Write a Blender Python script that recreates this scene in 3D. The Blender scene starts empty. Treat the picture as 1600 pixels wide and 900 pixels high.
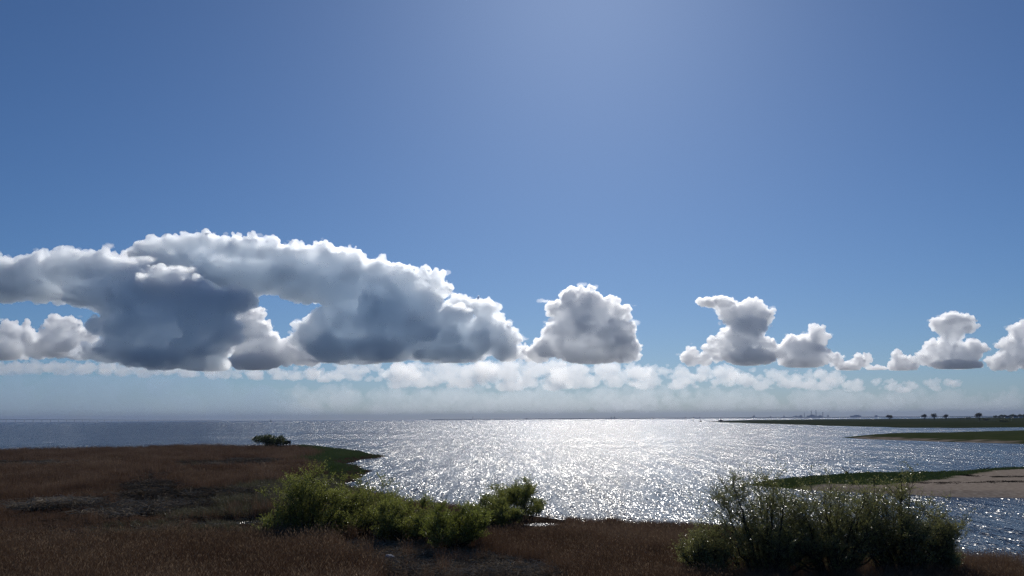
import bpy, bmesh, math, random
from mathutils import Vector, Matrix, noise
import numpy as np, os, time
T0=time.time()
R=math.radians
S=bpy.context.scene
# ---------------------------------------------------------------- camera
FPX=1385.0; CAM_H=9.0; PITCH=R(8.40); ROLL=R(0.33)
EYE=Vector((0,0,CAM_H))
FWD=Vector((0,math.cos(PITCH),math.sin(PITCH)))
r0=Vector((1,0,0)); u0=Vector((0,-math.sin(PITCH),math.cos(PITCH)))
RGT=r0*math.cos(ROLL)-u0*math.sin(ROLL); UPV=u0*math.cos(ROLL)+r0*math.sin(ROLL)
cd=bpy.data.cameras.new('camera'); cam=bpy.data.objects.new('camera',cd); S.collection.objects.link(cam)
cd.sensor_width=36; cd.lens=36*FPX/1600; cd.clip_start=0.5; cd.clip_end=200000
m=Matrix((( RGT.x,UPV.x,-FWD.x,0),(RGT.y,UPV.y,-FWD.y,0),(RGT.z,UPV.z,-FWD.z,CAM_H),(0,0,0,1)))
cam.matrix_world=m; S.camera=cam
# ---------------------------------------------------------------- light
SUN_EL=R(31); SUN_AZ=R(5.4)
w=bpy.data.worlds.new('World'); S.world=w; w.use_nodes=True
nt=w.node_tree; bg=nt.nodes['Background']
sky=nt.nodes.new('ShaderNodeTexSky'); sky.sky_type='NISHITA'; sky.sun_disc=False
sky.sun_elevation=SUN_EL; sky.sun_rotation=SUN_AZ; sky.altitude=0
sky.air_density=0.85; sky.dust_density=0.35; sky.ozone_density=10.0
wb=nt.nodes.new('ShaderNodeVectorMath'); wb.operation='MULTIPLY'; wb.inputs[1].default_value=(0.98,1.035,1.055)   # camera white balance
nt.links.new(sky.outputs[0],wb.inputs[0]); nt.links.new(wb.outputs[0],bg.inputs[0]); bg.inputs[1].default_value=0.0515
sl=bpy.data.lights.new('sun','SUN'); sl.energy=2.7; sl.angle=R(0.53); sl.color=(1,0.95,0.88)
so=bpy.data.objects.new('sun',sl); S.collection.objects.link(so)
sd=Vector((math.sin(SUN_AZ)*math.cos(SUN_EL),math.cos(SUN_AZ)*math.cos(SUN_EL),math.sin(SUN_EL)))
so.rotation_euler=sd.to_track_quat('Z','Y').to_euler()
S.view_settings.view_transform='Standard'; S.view_settings.look='None'; S.view_settings.exposure=0.0
c=S.cycles
c.max_bounces=64; c.volume_bounces=64; c.diffuse_bounces=3; c.glossy_bounces=3; c.transparent_max_bounces=16
c.use_denoising=True; c.denoiser='OPENIMAGEDENOISE'; c.denoising_input_passes='RGB_ALBEDO_NORMAL'; c.denoising_prefilter='NONE'
C=S.collection
def link(o): C.objects.link(o); return o
def pxdir(x,y): return (FWD+RGT*((x-800)/FPX)-UPV*((y-450)/FPX))
def at_z(x,y,z=0.0):
    d=pxdir(x,y); t=(z-CAM_H)/d.z; return EYE+d*t
def at_y(x,y,Y):
    d=pxdir(x,y); return EYE+d*(Y/d.y)
def mat(name):
    m=bpy.data.materials.new(name); m.use_nodes=True; return m

# ---------------------------------------------------------------- sea
def water_mat(name='water'):
    """Open water broken into many small wave facets: every cell of three scales of ripple leans its own way."""
    m=mat(name); n=m.node_tree.nodes; L=m.node_tree.links; b=n['Principled BSDF']
    b.inputs['Base Color'].default_value=(0.006,0.022,0.05,1); b.inputs['IOR'].default_value=1.33; b.inputs['Specular IOR Level'].default_value=0.24
    b.inputs['Roughness'].default_value=0.22
    g=n.new('ShaderNodeNewGeometry')
    def math_(op,a,b_=None):
        q=n.new('ShaderNodeMath'); q.operation=op
        for i,v in enumerate((a,b_)):
            if v is None: continue
            if isinstance(v,(int,float)): q.inputs[i].default_value=v
            else: L.new(v,q.inputs[i])
        return q.outputs[0]
    sx=sy=None
    for sc,st,amp in ((17.0,0.25,0.36),(8.0,0.14,0.30),(2.6,0.06,0.15),(0.7,0.05,0.13),(0.22,0.03,0.05)):
        mp=n.new('ShaderNodeMapping'); L.new(g.outputs['Position'],mp.inputs[0]); mp.inputs['Scale'].default_value=(sc,sc*st,1)
        mp.inputs['Rotation'].default_value=(0,0,0.03); mp.inputs['Location'].default_value=(sc*7,3.3,0)
        v=n.new('ShaderNodeTexVoronoi'); v.voronoi_dimensions='2D'; v.inputs['Scale'].default_value=1; L.new(mp.outputs[0],v.inputs['Vector'])
        sep=n.new('ShaderNodeSeparateColor'); L.new(v.outputs['Color'],sep.inputs[0])
        def centred(o): return math_('MULTIPLY',math_('SUBTRACT',o,0.5),amp*2)
        x_,y_=centred(sep.outputs[0]),centred(sep.outputs[1])
        sx=x_ if sx is None else math_('ADD',sx,x_); sy=y_ if sy is None else math_('ADD',sy,y_)
    # calmer and rougher belts lying along the shore
    mp=n.new('ShaderNodeMapping'); L.new(g.outputs['Position'],mp.inputs[0]); mp.inputs['Scale'].default_value=(0.0022,0.014,1)
    t=n.new('ShaderNodeTexNoise'); t.inputs['Scale'].default_value=1; t.inputs['Detail'].default_value=4; L.new(mp.outputs[0],t.inputs['Vector'])
    mr=n.new('ShaderNodeMapRange'); mr.inputs['From Min'].default_value=0.35; mr.inputs['From Max'].default_value=0.65
    mr.inputs['To Min'].default_value=0.6; mr.inputs['To Max'].default_value=1.2; L.new(t.outputs[0],mr.inputs[0])
    sx=math_('MULTIPLY',sx,mr.outputs[0]); sy=math_('MULTIPLY',sy,mr.outputs[0])
    cx=n.new('ShaderNodeCombineXYZ'); L.new(sx,cx.inputs[0]); L.new(sy,cx.inputs[1]); cx.inputs[2].default_value=1
    nm=n.new('ShaderNodeVectorMath'); nm.operation='NORMALIZE'; L.new(cx.outputs[0],nm.inputs[0])
    L.new(nm.outputs[0],b.inputs['Normal'])
    return m
me=bpy.data.meshes.new('sea'); me.from_pydata([(-22000,-300,0),(22000,-300,0),(22000,25000,0),(-22000,25000,0)],[],[(0,1,2,3)])
o=link(bpy.data.objects.new('sea',me)); WATER=water_mat(); me.materials.append(WATER); o['kind']='structure'
# ---------------------------------------------------------------- helpers
def hx(x,y=0): return (x,y)
def mesh_np(name,V,F,mats=(),parent=None,midx=None,smooth=False):
    """one mesh object from a vertex array and a triangle or quad array"""
    V=np.asarray(V,float).reshape(-1,3); me=bpy.data.meshes.new(name)
    if isinstance(F,np.ndarray):
        k=F.shape[1]; me.vertices.add(len(V)); me.vertices.foreach_set('co',V.ravel()); me.loops.add(F.size); me.polygons.add(len(F))
        me.loops.foreach_set('vertex_index',F.ravel().astype(np.int32)); me.polygons.foreach_set('loop_start',np.arange(0,F.size,k,dtype=np.int32)); me.update(calc_edges=True)
    else: me.from_pydata(V.tolist(),[],[tuple(f) for f in F]); me.update()
    for q in mats: me.materials.append(q)
    if midx is not None: me.polygons.foreach_set('material_index',np.asarray(midx,dtype=np.int32))
    if smooth: me.polygons.foreach_set('use_smooth',np.ones(len(me.polygons),dtype=bool))
    o=link(bpy.data.objects.new(name,me))
    if parent is not None: o.parent=parent
    return o
def empty(name,loc,label,cat,group=None,rz=0):
    o=link(bpy.data.objects.new(name,None)); o.location=loc; o.rotation_euler=(0,0,rz); o['label']=label; o['category']=cat
    if group: o['group']=group
    return o
def tag(o,label,cat,group=None):
    o['label']=label; o['category']=cat
    if group: o['group']=group
    return o
class MB:
    def __init__(s): s.V=[]; s.F=[]; s.n=0
    def add(s,v,f): s.V.append(np.asarray(v,float)); s.F.append(np.asarray(f)+s.n); s.n+=len(v)
    def box(s,c,d,rz=0):
        v=np.array([(x,y,z) for x in(-.5,.5) for y in(-.5,.5) for z in(-.5,.5)])*np.array(d)
        if rz: a,b=math.cos(rz),math.sin(rz); v=np.stack([v[:,0]*a-v[:,1]*b,v[:,0]*b+v[:,1]*a,v[:,2]],1)
        s.add(v+np.array(c),[(0,1,3),(0,3,2),(4,6,7),(4,7,5),(0,4,5),(0,5,1),(2,3,7),(2,7,6),(0,2,6),(0,6,4),(1,5,7),(1,7,3)])
    def tube(s,P,r0,r1,k=5):
        P=np.asarray(P,float); n=len(P); T=np.gradient(P,axis=0); T/=np.linalg.norm(T,axis=1)[:,None]+1e-9
        a=np.cross(T,np.array((.31,.87,.38))); a/=np.linalg.norm(a,axis=1)[:,None]+1e-9; b=np.cross(T,a)
        th=np.arange(k)*2*math.pi/k; r=np.linspace(r0,r1,n)
        v=(P[:,None,:]+r[:,None,None]*(np.cos(th)[None,:,None]*a[:,None,:]+np.sin(th)[None,:,None]*b[:,None,:])).reshape(-1,3)
        f=[]
        for i in range(n-1):
            for j in range(k):
                p,q=i*k+j,i*k+(j+1)%k; f+= [(p,q,q+k),(p,q+k,p+k)]
        v=np.vstack([v,P[-1:]]); f+=[((n-1)*k+j,(n-1)*k+(j+1)%k,n*k) for j in range(k)]
        s.add(v,f)
    def obj(s,name,m,parent=None,smooth=False): return mesh_np(name,np.concatenate(s.V),np.concatenate(s.F),[m],parent,smooth=smooth)
def sdist(px,py,poly):
    """signed distance to a closed outline, positive inside"""
    P=np.asarray(poly,float); Q=np.roll(P,-1,0); d2=np.full(px.shape,1e18); ins=np.zeros(px.shape,bool)
    for (ax,ay),(bx,by) in zip(P,Q):
        ex,ey=bx-ax,by-ay; t=np.clip(((px-ax)*ex+(py-ay)*ey)/(ex*ex+ey*ey+1e-12),0,1)
        d2=np.minimum(d2,(px-ax-t*ex)**2+(py-ay-t*ey)**2)
        c=((ay>py)!=(by>py)); 
        with np.errstate(divide='ignore',invalid='ignore'): xi=(bx-ax)*(py-ay)/(by-ay+1e-12)+ax
        ins^=c&(px<xi)
    d=np.sqrt(d2); return np.where(ins,d,-d)
_rg=np.random.default_rng(7); _PH=[(_rg.uniform(0,6.28),_rg.uniform(0,6.28)) for _ in range(14)]
def wob(x,y,s,n=7):
    """smooth wandering noise about -1..1 with features about s metres wide"""
    t=0
    for i in range(n):
        a=2.4*i; f=(1+.37*i)/s; t=t+np.sin((x*math.cos(a)+y*math.sin(a))*f*3.1+_PH[i][0])*np.sin((y*math.cos(a*1.3)-x*math.sin(a*1.3))*f*2.3+_PH[i][1])
    return t/n*1.9
def gpx(x,y,z=0.3): p=at_z(x,y,z); return (p.x,p.y)
def shader(name,rough=0.9,spec=0.2):
    m=mat(name); n=m.node_tree.nodes; b=n['Principled BSDF']; b.inputs['Roughness'].default_value=rough; b.inputs['Specular IOR Level'].default_value=spec
    return m,n,m.node_tree.links,b
def mottled(name,cols,scale,rough=0.9,detail=6,attr=None,bump=0.0,spec=0.0):
    """earthy colour: noise through a ramp of colours"""
    m,n,L,b=shader(name,rough,spec)
    g=n.new('ShaderNodeNewGeometry'); t=n.new('ShaderNodeTexNoise'); t.inputs['Scale'].default_value=scale; t.inputs['Detail'].default_value=detail; t.inputs['Roughness'].default_value=0.65
    L.new(g.outputs['Position'],t.inputs['Vector']); r=n.new('ShaderNodeValToRGB'); L.new(t.outputs[0],r.inputs[0])
    e=r.color_ramp.elements; e[0].position=0.3; e[1].position=0.7; e[0].color=(*cols[0],1); e[1].color=(*cols[-1],1)
    for i,cc in enumerate(cols[1:-1]): q=e.new(0.3+0.4*(i+1)/(len(cols)-1)); q.color=(*cc,1)
    out=r.outputs[0]
    if attr:
        at=n.new('ShaderNodeAttribute'); at.attribute_name=attr[0]; mx=n.new('ShaderNodeMix'); mx.data_type='RGBA'
        t2=n.new('ShaderNodeTexNoise'); t2.inputs['Scale'].default_value=scale*2.2; t2.inputs['Detail'].default_value=5; L.new(g.outputs['Position'],t2.inputs['Vector'])
        r2=n.new('ShaderNodeValToRGB'); L.new(t2.outputs[0],r2.inputs[0]); r2.color_ramp.elements[0].color=(*attr[1],1); r2.color_ramp.elements[1].color=(*attr[2],1)
        r2.color_ramp.elements[0].position=0.3; r2.color_ramp.elements[1].position=0.7
        L.new(at.outputs['Fac'],mx.inputs['Factor']); L.new(out,mx.inputs['A']); L.new(r2.outputs[0],mx.inputs['B']); out=mx.outputs['Result']
    L.new(out,b.inputs['Base Color'])
    if bump:
        bp=n.new('ShaderNodeBump'); bp.inputs['Distance'].default_value=bump; L.new(t.outputs[0],bp.inputs['Height']); L.new(bp.outputs[0],b.inputs['Normal'])
    return m
def land(name,x0,x1,y0,y1,step,hfun,m,attr=None):
    xs=np.arange(x0,x1+step,step); ys=np.arange(y0,y1+step,step); X,Y=np.meshgrid(xs,ys); Z=hfun(X,Y)
    keep=Z>-0.75; idx=np.arange(X.size).reshape(X.shape)
    ok=keep[:-1,:-1]|keep[1:,:-1]|keep[:-1,1:]|keep[1:,1:]
    F=np.stack([idx[:-1,:-1][ok],idx[:-1,1:][ok],idx[1:,1:][ok],idx[1:,:-1][ok]],1)
    used=np.unique(F); rm=np.full(X.size,-1); rm[used]=np.arange(len(used)); V=np.stack([X.ravel(),Y.ravel(),Z.ravel()],1)[used]
    o=mesh_np(name,V,rm[F],[m],smooth=True); o['kind']='structure'
    if attr:
        a=o.data.attributes.new(attr[0],'FLOAT','POINT'); a.data.foreach_set('value',attr[1](V[:,0],V[:,1],V[:,2]).astype(np.float32))
    return o
# ---------------------------------------------------------------- the ground
MARSH=[(-700,205),(-190,228)]+[gpx(0,700,1.7),gpx(120,697,1.7),gpx(250,694,1.7),gpx(390,693.5,1.6),gpx(500,692.5,1.3),gpx(560,699,1.2),gpx(602,712.5,.15),gpx(583,716,.1),gpx(556,720,.1),gpx(540,724,.1),
       gpx(562,728,.1),gpx(578,735,.1),gpx(566,743,.1),(-24,128),(-15.5,104),(-9,94),(-2,88),(3,83),(8,78),(16,75),(20,70),(24,62),(28,57),(33,54.5),(45,54),(80,52),(200,50),(300,-120),(-700,-120)]
POOLS=[(-23.5,80,4.6,2.6),(2.2,77.5,2.3,2.4),(-2.2,80,1.2,1.0)]
def h_marsh(X,Y):
    d=sdist(X,Y,MARSH)+1.2*wob(X,Y,9)*np.clip(Y/120,0.3,1.5); z=np.clip(d*0.16,-1.2,0.45)+0.10*wob(X,Y,5)*np.clip(d/3,0,1)+0.05*wob(X,Y,1.6)*np.clip(d/3,0,1)
    for (a,b,rx,ry) in POOLS:
        q=((X-a)/rx)**2+((Y-b)/ry)**2; z=z-0.75*np.clip(1.35-q,0,1)
    z=z-0.35*np.exp(-((Y-67.5-0.05*(X+20)+1.2*wob(X,Y,12))/2.4)**2)*np.clip((-18-X)/6,0,1)   # the old ditch behind the front reeds
    return z
def bare(X,Y):
    """the trampled clearing by the front bushes, 1 inside"""
    return np.clip(sdist(X,Y,[(-12.8,64),(-11,58),(-9.8,54),(-8.4,51.5),(-7.6,49),(-6.2,40),(-5,30),(1.6,30),(2.1,40),(3.3,50.5),(2.0,53.5),(-1,57),(-3.5,61.5),(-8,65)])/1.0+0.5+0.85*wob(X,Y,2.2),0,1)
M_MARSH=mottled('marsh_soil',[(0.018,0.012,0.009),(0.035,0.024,0.017),(0.07,0.052,0.04)],1.7,attr=('litter',(0.055,0.036,0.021),(0.16,0.115,0.07)),bump=0.08)
land('marsh_ground',-420,150,-60,330,1.5,h_marsh,M_MARSH,('litter',lambda x,y,z:bare(x,y)*0.8))
RP=[gpx(1165,754,.3),gpx(1250,745,.3),gpx(1330,740,.3),gpx(1400,738.5,.4),gpx(1500,735,.5),gpx(1540,730,.6),gpx(1600,728,.6),gpx(1900,718,.6),gpx(1900,790,.1),gpx(1600,777,.1),gpx(1480,775,.1),gpx(1430,772,.1),gpx(1330,768,.1),gpx(1240,763,.1)]
def h_rp(X,Y):
    d=sdist(X,Y,RP)+0.9*wob(X,Y,8); return np.clip(d*0.17,-1.2,0.55)+0.06*wob(X,Y,4)*np.clip(d/3,0,1)
SAND=[gpx(1300,757,.5),gpx(1385,758,.5),gpx(1465,750,.5),gpx(1500,744,.5),gpx(1545,737,.5),gpx(1590,733,.5),gpx(1950,722,.5),gpx(1950,800,.1),gpx(1230,780,.1),gpx(1220,760,.4)]
def f_sand(X,Y,Z=None): return np.clip(sdist(X,Y,SAND)/1.5+0.5+0.6*wob(X,Y,6)+0.3*wob(X,Y*3,2.2),0,1)
M_SPIT=mottled('spit_turf',[(0.025,0.042,0.012),(0.045,0.066,0.018),(0.065,0.085,0.028)],0.8,attr=('sand',(0.22,0.175,0.14),(0.37,0.31,0.25)),bump=0.05)
land('grassy_spit',20,190,86,190,1.0,h_rp,M_SPIT,('sand',f_sand))
MS=[gpx(1318,683.2,.1),gpx(1345,679.5,.4),gpx(1385,677,.5),gpx(1450,676,.6),gpx(1600,671.5,.8),gpx(1850,668,.8),gpx(1850,700,.1),gpx(1600,693.5,.1),gpx(1500,690.5,.1),gpx(1420,688,.1),gpx(1360,686,.1)]
def h_ms(X,Y):
    d=sdist(X,Y,MS)+2.0*wob(X,Y,25); return np.clip(d*0.1,-1.2,0.8)+0.1*wob(X,Y,14)*np.clip(d/6,0,1)
def f_sand2(X,Y,Z):
    d=sdist(X,Y,MS); return np.clip((9+10*wob(X,Y*2,40)-d)/4,0,1)*np.clip((Y<sdistY(X)).astype(float)+0.0,0,1)
def sdistY(X): return 330+0.42*(X-150)*0+60+0*X
M_SPIT2=mottled('low_spit_turf',[(0.024,0.034,0.012),(0.042,0.054,0.018),(0.065,0.068,0.032)],0.12,attr=('sand',(0.14,0.115,0.09),(0.28,0.23,0.18)))
land('low_spit',120,420,270,680,2.5,h_ms,M_SPIT2,('sand',f_sand2))
FS=[gpx(1104,658.8,0.05),gpx(1150,660.5,.05),gpx(1200,662.2,.05),gpx(1300,665.2,.05),gpx(1400,668,.05),gpx(1500,668.8,.05),gpx(1600,667.5,.05),gpx(1900,663,.05),(3500,2600),(2600,3300),(900,2900),gpx(1130,657.6,.3)]
def h_fs(X,Y):
    d=sdist(X,Y,FS)+10*wob(X,Y,120); return np.clip(d*0.03,-1.5,2.2)+0.35*wob(X,Y,60)*np.clip(d/30,0,1)+5.5*np.clip((X-0.42*Y-100)/500,0,1)*np.clip((Y-1000)/700,0,1)*np.clip(d/60,0,1)
M_HEAD=mottled('headland_turf',[(0.020,0.028,0.010),(0.034,0.042,0.015),(0.05,0.05,0.024)],0.02)
land('far_headland',280,2500,640,3400,14,h_fs,M_HEAD)
FC=[]
def coast():
    mb=MB(); xs=np.linspace(-1150,9000,160); rng=np.random.default_rng(3)
    P=[]
    for x in xs: h=5+3*abs(math.sin(x*.0021))+rng.uniform(0,4); P.append((x,12400+0.02*x,h))
    V=[];F=[]
    for i,(x,y,h) in enumerate(P): V+=[(x,y,-.5),(x,y+60,h),(x,y+800,h),(x,y+900,-.5)]
    for i in range(len(P)-1):
        for j in range(3): F.append((i*4+j,(i+1)*4+j,(i+1)*4+j+1,i*4+j+1))
    V=np.array(V); F=np.array(F)
    o=mesh_np('far_coast',V,F,[M_HEAD]); o['kind']='structure'
coast()
print('land',time.time()-T0)
# ---------------------------------------------------------------- reeds and grass
def leafmat(name,cols,trans=0.35,gloss=0.05,rough=0.35,scale=None,tcol=None):
    """thin leaf or dry stalk: scatters on both sides and lets some light through"""
    m=mat(name); n=m.node_tree.nodes; L=m.node_tree.links; n.remove(n['Principled BSDF']); out=n['Material Output']
    oi=n.new('ShaderNodeObjectInfo'); g=n.new('ShaderNodeNewGeometry'); r=n.new('ShaderNodeValToRGB')
    ad=n.new('ShaderNodeMath'); ad.operation='ADD'; L.new(oi.outputs['Random'],ad.inputs[0]); L.new(g.outputs['Random Per Island'],ad.inputs[1])
    fr=n.new('ShaderNodeMath'); fr.operation='FRACT'; L.new(ad.outputs[0],fr.inputs[0]); nz=n.new('ShaderNodeTexNoise'); nz.inputs['Scale'].default_value=0.09; nz.inputs['Detail'].default_value=3; L.new(oi.outputs['Location'],nz.inputs['Vector'])
    m1=n.new('ShaderNodeMapRange'); m1.inputs['From Min'].default_value=.3; m1.inputs['From Max'].default_value=.7; m1.inputs['To Min'].default_value=-.35; m1.inputs['To Max'].default_value=.65; L.new(nz.outputs[0],m1.inputs[0])
    m3=n.new('ShaderNodeMath'); m3.operation='MULTIPLY_ADD'; L.new(fr.outputs[0],m3.inputs[0]); m3.inputs[1].default_value=.7; L.new(m1.outputs[0],m3.inputs[2]); L.new(m3.outputs[0],r.inputs[0])
    e=r.color_ramp.elements; e[0].color=(*cols[0],1); e[1].color=(*cols[-1],1)
    for i,cc in enumerate(cols[1:-1]): q=e.new((i+1)/(len(cols)-1)); q.color=(*cc,1)
    d=n.new('ShaderNodeBsdfDiffuse'); L.new(r.outputs[0],d.inputs[0]); t=n.new('ShaderNodeBsdfTranslucent'); L.new(r.outputs[0],t.inputs[0])
    mx=n.new('ShaderNodeMixShader'); mx.inputs[0].default_value=trans; L.new(d.outputs[0],mx.inputs[1]); L.new(t.outputs[0],mx.inputs[2])
    gl=n.new('ShaderNodeBsdfGlossy'); gl.inputs['Roughness'].default_value=rough; gl.inputs[0].default_value=(1,1,1,1)
    m2=n.new('ShaderNodeMixShader'); m2.inputs[0].default_value=gloss; L.new(mx.outputs[0],m2.inputs[1]); L.new(gl.outputs[0],m2.inputs[2]); L.new(m2.outputs[0],out.inputs['Surface'])
    return m
def tuft(name,n,h,w,spread,lean,m,seed,plume=0.0,pm=None,droop=0.25):
    """a clump of upright blades; some carry a feathery plume"""
    rng=np.random.default_rng(seed); V=[];F=[];I=[]
    for i in range(n):
        a=rng.uniform(0,6.28); r=spread*math.sqrt(rng.uniform()); b=np.array((r*math.cos(a),r*math.sin(a),-.05)); H=h*rng.uniform(.6,1.08)
        da=rng.uniform(0,6.28); ln=abs(rng.normal(0,lean)); dr=np.array((math.cos(da)*ln+.05,math.sin(da)*ln,1)); fa=rng.uniform(0,3.14); f=np.array((math.cos(fa),math.sin(fa),0))*w*.5*rng.uniform(.6,1.3)
        bend=np.array((math.cos(da),math.sin(da),-0.3))*droop*H*abs(rng.normal(.4,.4)); o=len(V)
        for k,t in enumerate((0,.45,.8)):
            c=b+dr*H*t+bend*t*t; s=(1,.9,.6)[k]; V+= [c-f*s,c+f*s]
        V.append(b+dr*H+bend)
        F+=[(o,o+1,o+3),(o,o+3,o+2),(o+2,o+3,o+5),(o+2,o+5,o+4),(o+4,o+5,o+6)]; I+=[0]*5
        if rng.uniform()<plume:
            t=b+dr*H+bend; u=np.array((.12*math.cos(da),.12*math.sin(da),.2))*rng.uniform(.7,1.3); q=np.array((-f[1],f[0],0))/(np.linalg.norm(f)+1e-9)*.022; fq=f/(np.linalg.norm(f)+1e-9)*.022; o=len(V)
            V+=[t,t+u*.45+q,t+u*.45-q,t+u*.45+fq,t+u*.45-fq,t+u]; F+=[(o,o+1,o+5),(o,o+2,o+5),(o,o+3,o+5),(o,o+4,o+5)]; I+=[1]*4
    me=bpy.data.meshes.new(name); me.from_pydata([tuple(v) for v in V],[],F); me.materials.append(m); me.materials.append(pm or m); me.polygons.foreach_set('material_index',np.array(I,dtype=np.int32))
    return bpy.data.objects.new(name,me)
def scatter(name,src,pts,size,rz,tilt=None,seed=0):
    """one 'stuff' object: copies of the clumps in src stand on every point"""
    col=bpy.data.collections.new(name+'_clumps')
    for s in src: col.objects.link(s)
    me=bpy.data.meshes.new(name); n=len(pts); me.vertices.add(n); me.vertices.foreach_set('co',np.asarray(pts,float).ravel())
    rng=np.random.default_rng(seed)
    if tilt is None: tilt=rng.normal(0,.06,(n,2))
    a=me.attributes.new('size','FLOAT','POINT'); a.data.foreach_set('value',np.asarray(size,np.float32))
    a=me.attributes.new('turn','FLOAT_VECTOR','POINT'); a.data.foreach_set('vector',np.stack([tilt[:,0],tilt[:,1],rz],1).astype(np.float32).ravel())
    a=me.attributes.new('pick','INT','POINT'); a.data.foreach_set('value',rng.integers(0,len(src),n).astype(np.int32))
    o=link(bpy.data.objects.new(name,me)); o['kind']='stuff'
    ng=bpy.data.node_groups.new(name,'GeometryNodeTree'); ng.interface.new_socket('Geometry',in_out='INPUT',socket_type='NodeSocketGeometry'); ng.interface.new_socket('Geometry',in_out='OUTPUT',socket_type='NodeSocketGeometry')
    N=ng.nodes; L=ng.links; gi=N.new('NodeGroupInput'); go=N.new('NodeGroupOutput'); ip=N.new('GeometryNodeInstanceOnPoints'); ci=N.new('GeometryNodeCollectionInfo')
    ci.inputs['Collection'].default_value=col; ci.inputs['Separate Children'].default_value=True; ci.inputs['Reset Children'].default_value=True
    def na(nm,ty): q=N.new('GeometryNodeInputNamedAttribute'); q.data_type=ty; q.inputs['Name'].default_value=nm; return q.outputs[0]
    L.new(gi.outputs[0],ip.inputs['Points']); L.new(ci.outputs[0],ip.inputs['Instance']); ip.inputs['Pick Instance'].default_value=True
    L.new(na('pick','INT'),ip.inputs['Instance Index']); L.new(na('turn','FLOAT_VECTOR'),ip.inputs['Rotation']); L.new(na('size','FLOAT'),ip.inputs['Scale']); L.new(ip.outputs[0],go.inputs[0])
    md=o.modifiers.new('clumps','NODES'); md.node_group=ng
    return o
def wedge(rng,n,y0,y1,power=1.0,half=0.66,xlo=-1e9,xhi=1e9):
    """points over the ground in view, thinner with distance"""
    u=rng.uniform(0,1,n); Y=y0*(y1/y0)**u if power==0 else (y0**power+(y1**power-y0**power)*u)**(1/power)
    X=rng.uniform(-1,1,n)*half*Y; k=(X>xlo)&(X<xhi); return X[k],Y[k]
M_REED=leafmat('dry_reed',[(0.080,0.046,0.028),(0.12,0.070,0.042),(0.16,0.098,0.06),(0.22,0.15,0.10)],0.35,0.02,0.4)
M_PLUME=leafmat('reed_plume',[(0.14,0.095,0.062),(0.26,0.19,0.13)],0.5,0.0)
M_SEDGE=leafmat('green_sedge',[(0.065,0.062,0.032),(0.10,0.092,0.05),(0.15,0.135,0.085)],0.4,0.03,0.4)
M_GREEN=leafmat('fresh_reed',[(0.035,0.06,0.016),(0.05,0.08,0.022),(0.07,0.09,0.03)],0.4,0.03,0.4)
M_STRAW=leafmat('pale_straw',[(0.12,0.088,0.055),(0.28,0.22,0.15),(0.50,0.43,0.33)],0.3,0.0,0.4)
REED=[tuft('reed_clump',44,1.75,.013,.55,.13,M_REED,40+i,.11,M_PLUME) for i in range(5)]
REEDF=[tuft('reed_clump_sparse',34,1.45,.032,.85,.15,M_REED,60+i,.08,M_PLUME) for i in range(4)]
SEDGE=[tuft('sedge_clump',30,.75,.025,.5,.35,M_SEDGE,80+i,0,droop=.6) for i in range(4)]
GREEN=[tuft('fresh_reed_clump',26,1.0,.05,.8,.15,M_GREEN,90+i) for i in range(4)]
TURF=[tuft('grass_clump',26,.28,.04,.55,.3,M_GREEN,100+i) for i in range(3)]
def stalks(name,n,seed,L0,L1,sp):
    rng=np.random.default_rng(seed); mb=MB()
    for i in range(n):
        p=np.array((rng.uniform(-sp,sp),rng.uniform(-sp,sp),rng.uniform(.04,.14))); a=rng.uniform(0,6.28); l=rng.uniform(L0,L1); q=p+np.array((math.cos(a)*l,math.sin(a)*l,rng.normal(0,.25)*l)); q[2]=max(q[2],.03)
        mb.tube([p,(p+q)/2+np.array((0,0,.02)),q],.017,.012,3)
    me=bpy.data.meshes.new(name); me.from_pydata(np.concatenate(mb.V).tolist(),[],np.concatenate(mb.F).tolist()); me.materials.append(M_STRAW); return bpy.data.objects.new(name,me)
STRAW=[stalks('straw_bits',22,110+i,.15,.7,.55) for i in range(4)]
def sedge_zone(X,Y):
    """where green sedge takes over from brown reed, 0..1"""
    a=np.exp(-(((X+25)/13)**2+((Y-103)/24)**2)**2)*1.1          # lodged patch beyond the ditch
    b=np.exp(-(((X+23)/13)**2+((Y-118)/22)**2)**2)*.75
    return np.clip(a+b+.42*wob(X,Y,17)-.08,0,1)
def green_zone(X,Y):
    p=sdist(X,Y,[gpx(455,694,.8),gpx(520,692,.8),gpx(640,712,.2),gpx(600,760,.3),gpx(500,748,.3),gpx(470,722,.5),gpx(505,706,.7),gpx(470,700,.7)])
    return np.clip(p/6+.5+.4*wob(X,Y,12),0,1)
CLEAR=[gpx(185,795,.4),gpx(200,770,.4),gpx(205,742,.4),gpx(275,738,.4),gpx(270,762,.4),gpx(340,775,.4),gpx(345,802,.4),gpx(215,806,.4)]
def in_clear(X,Y): return np.clip(sdist(X,Y,CLEAR)/1.5+.5+.5*wob(X,Y,5),0,1)
PATCH=[(112,788,4.5,3),(232,762,3.5,6),(222,776,3,5),(248,795,4,3),(300,776,5,4),(345,773,5,4),(392,722,6,8),(200,803,3,2.5),(70,795,4,2.5),(330,725,7,8),(45,725,9,9)]
PATCH=[(*gpx(x,y,.5),a,b) for x,y,a,b in PATCH]
def patch(X,Y,fore=0.0):
    """tangles of bleached fallen stalks; fore also counts the ground in front of each"""
    v=np.zeros(np.shape(X))
    for a,b,rx,ry in PATCH:
        y0=np.clip(Y,b-fore,b); dy=np.where(Y<b,np.minimum(Y-(b-fore),0),Y-b) if fore else Y-b
        v=np.maximum(v,np.exp(-((((X-a*(Y/b))/rx)**2+(dy/ry)**2)**1.5)))
    return v
rng=np.random.default_rng(11)
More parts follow.
